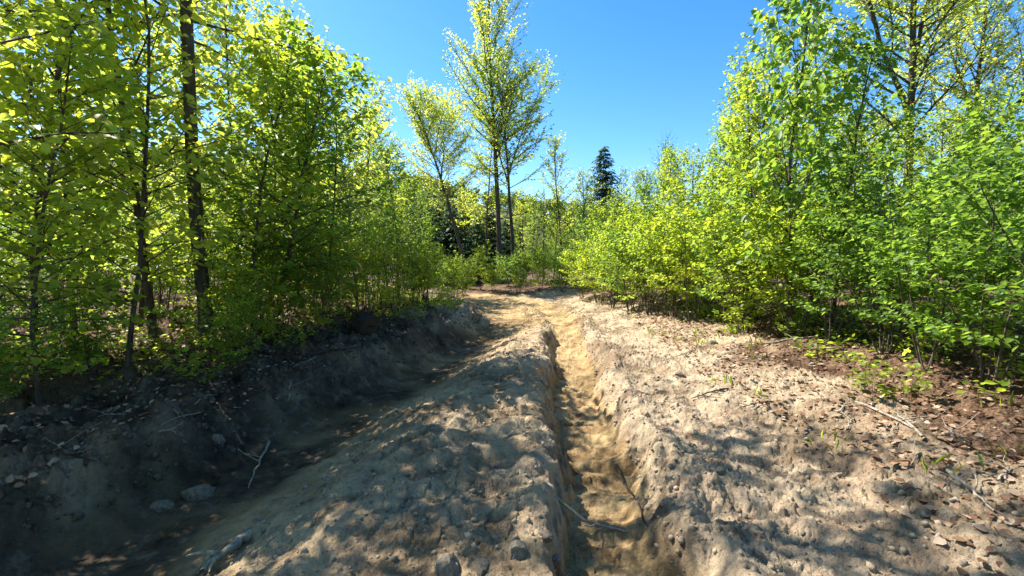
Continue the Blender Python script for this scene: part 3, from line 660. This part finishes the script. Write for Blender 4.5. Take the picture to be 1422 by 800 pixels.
for x, y, kk, sc, lab in [(-3.45, 5.7, 0, .42, 'small shrub overhanging the dark left bank, nearest the pale stick'), (-3.75, 6.6, 2, .52, 'shrub on the rim of the left bank below the thick trunk'), (-3.2, 7.7, 4, .45, 'low shrub on the rim of the left bank, nearer than the root mass')]:
    place(V['shrub%d' % kk], 'shrub', x, y, x * 3, lab, 'shrub', None, sc)
place(V['shrub1'], 'shrub', -4.25, 3.75, 2, 'low dark leafy shrub nearest the camera at the left edge', 'shrub', None, .40)
# ---------------------------------------------------------------- behind the end of the track
G4 = 'shrubs behind the end of the track'
for x, y, kk, sc in [(-.9, 22.5, 0, .62), (.3, 21.8, 2, .5), (1.3, 21.5, 4, .75), (2.2, 20.4, 2, .95), (3.0, 21.5, 0, 1.1), (-1.6, 24, 4, .7), (-.2, 25, 1, .7), (1.6, 24.5, 0, 1.0), (2.9, 24, 3, 1.2), (-2.4, 24.5, 2, .55), (.8, 29, 2, .9), (4.4, 25, 2, 1.3), (-3.6, 22.0, 0, .55), (-5.5, 27, 4, .8), (-3.2, 25, 1, .6), (3.2, 31, 1, 1.3), (5.8, 30, 4, 1.4)]:
    shrub(x, y, 'shrub%d' % kk, sc, 'sunlit shrub beyond the end of the track', G4)
G5 = 'saplings behind the end of the track'
for x, y, kk, sc in [(2.4, 27, 0, .95), (4.0, 27.5, 3, .9), (5.6, 26, 1, .9), (3.5, 35, 4, 1.0), (7.5, 33, 5, 1.1), (1.7, 38, 3, 1.1)]:
    place(V['sap%d' % kk], 'sapling', x, y, rng.uniform(0, 6.28), 'sapling standing beyond the end of the track', 'sapling', G5, sc)

# ---------------------------------------------------------------- right thicket
G6 = 'shrubs at the front of the right thicket'; L6 = 'leafy many-stemmed shrub in the second row of the right thicket'; i6 = -1
ORD = 'first second third fourth fifth sixth seventh eighth ninth tenth eleventh twelfth thirteenth fourteenth fifteenth'.split()
for x, y, kk, sc in [(2.75, 17.4, 0, .72), (3.1, 16.0, 2, .8), (3.3, 14.6, 4, .82), (3.55, 13.3, 1, .9), (3.75, 12.2, 2, .9), (4.0, 11.2, 0, .95), (4.15, 10.3, 4, .85), (4.45, 9.4, 3, .85), (4.6, 8.5, 0, .85),
                     (4.95, 7.6, 2, .8), (5.0, 6.8, 3, .7), (5.15, 6.0, 1, .72), (5.0, 5.2, 3, .72), (4.9, 4.4, 3, .75), (5.0, 3.6, 1, .78), (4.9, 12.9, 3, 1.05), (4.4, 14.6, 0, 1.1), (5.5, 10.6, 4, 1.1), (5.8, 8.8, 2, 1.05),
                     (6.1, 7.2, 1, 1.0), (6.1, 5.6, 3, .95), (6.2, 4.4, 1, 1.0), (6.0, 3.3, 3, 1.0), (3.9, 17.0, 4, 1.0), (4.0, 19.4, 1, 1.1)]:
    i6 += 1; lab6 = ORD[i6] + ' shrub of the front row of the right thicket, counted from the track end' if i6 < 15 else L6
    shrub(x - (.35 if y < 9 else .15), y, 'shrub%d' % kk, sc * 1.08, lab6, G6)
G7 = 'saplings of the right thicket'; L7 = 'close-set leafy sapling inside the right thicket'
for x, y, kk, sc in [(4.5, 15.9, 0, .80), (4.9, 14.0, 2, .82), (4.6, 12.0, 1, .76), (5.3, 11.6, 3, .85), (5.0, 9.9, 4, .80), (5.7, 9.6, 2, .86), (5.5, 8.0, 0, .98), (6.4, 8.6, 4, .95), (6.7, 10.2, 5, .85), (7.0, 7.0, 1, .72),
                     (7.2, 5.6, 3, .70), (7.0, 4.3, 2, .74), (8.4, 8.0, 0, .95), (8.2, 9.8, 4, .9), (6.4, 12.4, 5, .9), (8.0, 12.8, 3, 1.0), (6.2, 14.6, 2, .95), (7.6, 15.8, 1, 1.0), (5.8, 17.4, 4, .9), (9.8, 11.0, 1, 1.0),
                     (10.4, 14.2, 5, 1.0), (9.4, 17.6, 0, 1.1), (6.7, 20.6, 3, 1.0), (8.6, 6.2, 5, .72), (9.8, 8.4, 2, .9), (8.4, 4.9, 4, .8), (12.2, 12.6, 4, 1.0), (12.6, 17, 2, 1.2), (14.4, 14.6, 3, 1.1), (7.0, 24, 1, 1.1)]:
    sc = min(sc, cap(x, y, HT['sap%d' % kk]))
    place(V['sap%d' % kk], 'sapling', x, y, rng.uniform(0, 6.28), ('leafy sapling at the near end of the right thicket, towards the right edge' if y < 8 else L7 + ', beside the drooping sapling' if y < 12 else 'leafy sapling at the far end of the right thicket, towards the spruce'), 'sapling',
          G7 + (', near end' if y < 8 else ', middle' if y < 12 else ', far end'), sc)
G8 = 'young trees behind the right thicket'
for x, y, kk, sc in [(10.5, 20, 1, .8), (14.5, 20, 3, .9), (18, 22, 0, 1.0), (9.2, 26, 2, .8), (14, 28, 4, .9), (20, 30, 1, 1.0), (18, 16.5, 4, .8), (24, 26, 2, 1.0)]:
    sc = min(sc, cap(x, y, HT['tree%d' % kk]))
    place(V['tree%d' % kk], 'young_tree', x, y, rng.uniform(0, 6.28), 'young tree deep behind the right thicket', 'tree', G8, sc)
place(V['sap5'], 'sapling', W(1035, 9.6), 9.6, 4.0, 'open sapling leaning over the track from the right thicket, hanging sprays', 'sapling', None, .88)

# ---------------------------------------------------------------- seedlings
G9 = 'seedlings along the track'
def border_left(y): return float(XL(y)) - 1.5
hr = random.Random(12)
for i in range(60):
    y = hr.uniform(4.2, 17); s = hr.random()
    if s < .62: x = float(XL(y)) - hr.uniform(1.3, 3.6)
    else: x = float(XR(y)) + hr.uniform(2.9, 4.2)
    place(V['herb%d' % hr.randrange(3)], 'seedling', x, y, hr.uniform(0, 6.28), 'small green seedling on the ground ' + ('below the left wood' if s < .62 else 'before the right thicket'), 'seedling',
          G9 + (' on the left bank' if s < .62 else ' on the right side'), hr.uniform(.5, 1.1))

# ================================================================== STONES, CLODS, STICKS
import bmesh
def stone_mesh(seed, sub=3, flat=.65, rough=.22, material='stone'):
    bm = bmesh.new(); bmesh.ops.create_icosphere(bm, subdivisions=sub, radius=1)
    r = random.Random(seed); off = [r.uniform(0, 40) for _ in range(3)]
    co = np.array([v.co[:] for v in bm.verts])
    n1 = fbm(co[:, 0] * 1.1 + off[0], co[:, 1] * 1.1 + co[:, 2] * .9 + off[1], 3)
    n2 = fbm(co[:, 2] * 1.6 + off[2], co[:, 0] * 1.3 - co[:, 1] + off[0], 4)
    for v, a, b in zip(bm.verts, n1, n2):
        v.co *= 1 + rough * a + rough * .7 * b; v.co.z *= flat
    for _ in range(7):                      # broken faces
        nn = np.array([r.gauss(0, 1), r.gauss(0, 1), r.gauss(0, .6)]); nn /= np.linalg.norm(nn)
        for v in bm.verts:
            dd = v.co.x * nn[0] + v.co.y * nn[1] + v.co.z * nn[2]
            if dd > .52:
                for a in range(3): v.co[a] -= nn[a] * (dd - .52) * .92
    me = bpy.data.meshes.new('stone'); bm.to_mesh(me); bm.free()
    me.materials.append(M[material]); return me
def gpos(px, py):
    """where the line of sight through a photo pixel meets the ground"""
    th = R(3.5); cx = (px - 711) / FPX; cz = -(py - 400) / FPX
    dx = cx; dy = cos(th) + cz * sin(th); dz = -sin(th) + cz * cos(th)
    t = np.arange(1, 40, .02); hit = EYE + dz * t <= ground(dx * t, dy * t)
    t = float(t[np.argmax(hit)]); return dx * t, dy * t
SM = [stone_mesh(s) for s in range(5)]
for px, py, s, m_, lab in [(277, 690, .17, 0, 'rounded pale grey stone, biggest on the dark left bank'), (222, 706, .12, 1, 'long pale stone lying left of the round grey stone'),
                       (716, 768, .10, 2, 'rounded stone set in the middle strip near the camera'), (757, 752, .055, 3, 'small stone behind the rounded stone in the middle strip'),
                       (618, 792, .11, 4, 'pale stone at the bottom of the middle strip'), (95, 648, .10, 3, 'small pale stone on the far left of the dark bank'),
                       (300, 612, .09, 2, 'pale stone at the top of the dark left bank'), (770, 790, .07, 1, 'flat stone at the foot of the picture in the shaded track'),
                       (668, 790, .08, 0, 'dark stone half sunk beside the pale stone in the track'), (990, 478, .13, 4, 'pale jagged stone in front of the right thicket'),
                       (944, 522, .11, 1, 'grey stone in the shaded patch right of the right rut'), (497, 640, .05, 3, 'small stone at the edge of the left rut'),
                       (1000, 655, .07, 0, 'low pale stone on the sunny right shoulder'), (1320, 720, .08, 2, 'greenish stone in the shade at the lower right')]:
    x, y = gpos(px, py); o = link('stone', SM[m_]); o.location = (x, y, gz(x, y) - s * .18); o.scale = (s, s * .9, s); o.rotation_euler = (0, 0, px)
    tag(o, lab, 'stone')
x, y = gpos(674, 452)
o = link('earth_lump', stone_mesh(31, 3, 1.1, .35, 'clod')); o.location = (x, y, gz(x, y) + .05); o.scale = (.17, .26, .24); tag(o, 'upright lump of earth on the corner of the left bank', 'clod')
x, y = gpos(1005, 620)
# upturned dark root mass on the left bank
rt = bpy.data.objects.new('root_mass', None); COL.objects.link(rt); x, y = gpos(512, 462); rt.location = (x - .1, y, gz(x - .1, y)); tag(rt, 'dark upturned root mass under the shrubs of the left bank', 'stump')
c = link('clod', stone_mesh(41, 3, .8, .4, 'clod'), rt); c.data.materials[0] = M['root_wood']; c.scale = (.42, .3, .38); c.location = (0, 0, .2)
rr_ = random.Random(8)
for i in range(16):
    a = rr_.uniform(0, 6.28); e = rr_.uniform(-.1, 1.2)
    pts = walk(rr_, (0, 0, .22), (cos(a) * cos(e), sin(a) * cos(e), sin(e)), rr_.uniform(.4, .8), 6, .3)
    link('root', Wood().tube(pts, [.03, .026, .02, .016, .012, .008, .004], 5).mesh('root', M['root_wood']), rt)

def clods():
  r = np.random.RandomState(4); bases = []
  for s in range(4):
      me = stone_mesh(60 + s, 1, .8, .5); bases.append((np.array([v.co[:] for v in me.vertices]), np.array([p.vertices[:] for p in me.polygons])))
      bpy.data.meshes.remove(me)
  n = 15000
  y = 1.6 + 15 * r.rand(n) ** 1.5; side = r.rand(n); xr = XR(y); xl = XL(y)
  x = np.where(side < .22, xl - .45 - np.abs(r.normal(0, .7, n)), np.where(side < .55, xl + .75 + r.rand(n) * (xr - xl - 1.1), np.where(side < .66, xr + .42 + r.normal(0, .06, n), xr + .5 + np.abs(r.normal(0, 1.1, n)))))
  z = ground(x, y)
  for nm, mt, sel, lab in (('loose_clods', 'clod', side >= .22, 'crumbled clods and pebbles strewn over the bare soil'), ('dark_clods', 'dark_clod', side < .22, 'dark crumbled clods on the left bank')):
    V_ = []; F_ = []; off = 0
    for i in np.nonzero(sel)[0]:
        b, f = bases[i % 4]; s = (.005 + .028 * r.rand() ** 5.0) if mt == 'clod' else (.006 + .045 * r.rand() ** 6); a = r.rand() * 6.28; ca, sa = cos(a), sin(a)
        q = b * [s, s * (.6 + .5 * r.rand()), s]
        V_.append(np.stack([q[:, 0] * ca - q[:, 1] * sa + x[i], q[:, 0] * sa + q[:, 1] * ca + y[i], q[:, 2] + z[i] + s * .2], 1)); F_.append(f + off); off += len(b)
    link(nm, fast_mesh(nm, np.concatenate(V_), np.concatenate(F_), None, M[mt], False), kind='stuff')['label'] = lab
clods()

def litter():
    r = np.random.RandomState(9); n = 26000
    y = 1.6 + 24 * r.rand(n) ** 1.3; s = r.rand(n)
    x = np.where(s < .5, XL(y) - .75 - np.abs(r.normal(0, 2.6, n)), XR(y) + 1.7 + np.abs(r.normal(0, 2.0, n)))
    m_ = (fbm(x * 1.2, y * 1.2, 3) + .35 + .25 * np.minimum(np.abs(x) - 2, 2) > r.rand(n) * .9); sp = r.rand(n) < .10
    x = x[m_ | sp]; y = y[m_ | sp]; n = len(x)
    z = ground(x, y) + .008 + .012 * r.rand(n)
    D = np.stack([r.normal(0, 1, n), r.normal(0, 1, n), r.normal(0, .25, n)], 1); U = np.stack([r.normal(0, .35, n), r.normal(0, .35, n), np.ones(n)], 1)
    me = leaf_mesh('leaf_litter', np.stack([x, y, z], 1), D, U, .058 * r.uniform(.5, 1.2, n), r.rand(n), M['dead_leaf'], 1.1)
    link('leaf_litter', me, kind='stuff')['label'] = 'curled brown dead leaves covering the ground at the wood edges'
litter()

def green_cover():
    r = np.random.RandomState(19); n = 30000
    y = 4 + 24 * r.rand(n); s = r.rand(n)
    x = np.where(s < .6, XL(y) - 1.9 - np.abs(r.normal(0, 4.5, n)), XR(y) + 3.1 + np.abs(r.normal(0, 2.5, n)))
    m_ = fbm(x * 1.0 + 7, y * 1.0, 3) > -.02; x = x[m_]; y = y[m_]; n = len(x)
    z = ground(x, y) + .02 + .12 * r.rand(n) ** 2
    D = np.stack([r.normal(0, 1, n), r.normal(0, 1, n), r.normal(.1, .35, n)], 1); U = np.stack([r.normal(0, .4, n), r.normal(0, .4, n), np.ones(n)], 1)
    link('ground_cover', leaf_mesh('ground_cover', np.stack([x, y, z], 1), D, U, .085 * r.uniform(.5, 1.2, n), r.rand(n) * .8, M['leaf']), kind='stuff')['label'] = 'low green leaves on the forest floor'
    # thin dry and green grass blades on the right shoulder
    n = 260; c = r.rand(26, 2); ci = r.randint(0, 26, n); yc = 2.6 + c[:, 1] * 9; xc = XR(yc) + 1.5 + c[:, 0] * 2.2
    x = xc[ci] + r.normal(0, .09, n); y = yc[ci] + r.normal(0, .09, n); z = ground(x, y)
    D = np.stack([r.normal(0, .45, n), r.normal(0, .45, n), np.ones(n)], 1); U = r.normal(0, 1, (n, 3))
    link('grass', leaf_mesh('grass', np.stack([x, y, z], 1), D, U, .13 * r.uniform(.4, 1.3, n), r.rand(n), M['leaf'], .05), kind='stuff')['label'] = 'sparse grass tufts on the right shoulder'
green_cover()

def stick(px0, py0, px1, py1, r0, lab, cat='stick', name='stick', material='dead_wood', seed=0, lift=.03, grp=None):
    a = gpos(px0, py0); b = gpos(px1, py1); rg = random.Random(seed + int(px0)); pts = []
    n = 9; cx, cy = (a[0] + b[0]) / 2, (a[1] + b[1]) / 2
    zz = [gz(a[0] + (b[0] - a[0]) * i / n, a[1] + (b[1] - a[1]) * i / n) for i in range(n + 1)]
    for _ in range(3): zz = [max(zz[i], sum(zz[max(0, i - 1):i + 2]) / len(zz[max(0, i - 1):i + 2])) * .5 + .5 * sum(zz[max(0, i - 2):i + 3]) / len(zz[max(0, i - 2):i + 3]) for i in range(n + 1)]
    zs = zz
    for i in range(n + 1):
        t = i / n; pts.append((a[0] + (b[0] - a[0]) * t - cx + rg.gauss(0, min(r0, .014) * .7), a[1] + (b[1] - a[1]) * t - cy + rg.gauss(0, min(r0, .014) * .7), zs[i] + r0 + lift * sin(pi * t) * .5))
    root = bpy.data.objects.new(name, None); COL.objects.link(root); root.location = (cx, cy, 0); tag(root, lab, cat, grp)
    link('shaft', Wood().tube(pts, [r0 * (1.1 - .6 * i / n) for i in range(n + 1)], 7).mesh('shaft', M[material]), root)
    for j in range(2):
        q, d = at(pts, rg.uniform(.3, .8)); az = rg.uniform(0, 6.28)
        tp = walk(rg, q, (cos(az), sin(az), .4), rg.uniform(.12, .3), 3, .15)
        link('twig', Wood().tube(tp, [r0 * .5, r0 * .4, r0 * .3, r0 * .15], 5).mesh('twig', M[material]), root)
stick(374, 615, 345, 680, .012, 'thin pale stick standing out on the dark left bank')
stick(345, 752, 285, 798, .03, 'thick pale broken stick at the bottom left of the track')
stick(738, 662, 870, 742, .013, 'pale root running across the shaded wall of the right rut', 'root', 'exposed_root')
stick(1060, 483, 1145, 470, .012, 'long grey branch lying under the right thicket')
stick(1190, 560, 1275, 600, .012, 'pale stick lying along the edge of the right thicket')
stick(1315, 655, 1380, 715, .012, 'thin straight stick at the lower right edge')
stick(1285, 615, 1240, 575, .010, 'brown stick among the dead leaves on the right')
stick(430, 492, 490, 500, .018, 'dark log-like branch below the left shrubs', material='root_wood')
stick(855, 640, 905, 735, .010, 'dark root hanging along the right rim of the right rut', 'root', 'exposed_root', 'root_wood')
sr = random.Random(77)
for i in range(34):
    if i % 2: px, py = sr.uniform(960, 1390), None; py = 480 + (px - 960) * .36 + sr.uniform(-5, 45)
    else: px = sr.uniform(40, 520); py = 610 - px * .30 + sr.uniform(-15, 60)
    stick(px, py, px + sr.uniform(-60, 60), py + sr.uniform(-22, 26), sr.uniform(.005, .010), 'fallen twig lying on the soil ' + ('in front of the right thicket' if i % 2 else 'of the left bank'), 'twig', 'fallen_twig',
          'dead_wood' if i % 3 else 'root_wood', i, grp='fallen twigs ' + ('on the right' if i % 2 else 'on the left'))
print('tris', sum(len(m.loop_triangles) or sum(p.loop_total - 2 for p in m.polygons) if 0 else int(np.sum(1)) for m in []), {k_: v.get('nleaf') for k_, v in V.items()}, 'objs', len(bpy.data.objects), 'verts', sum(len(m.vertices) for m in bpy.data.meshes))
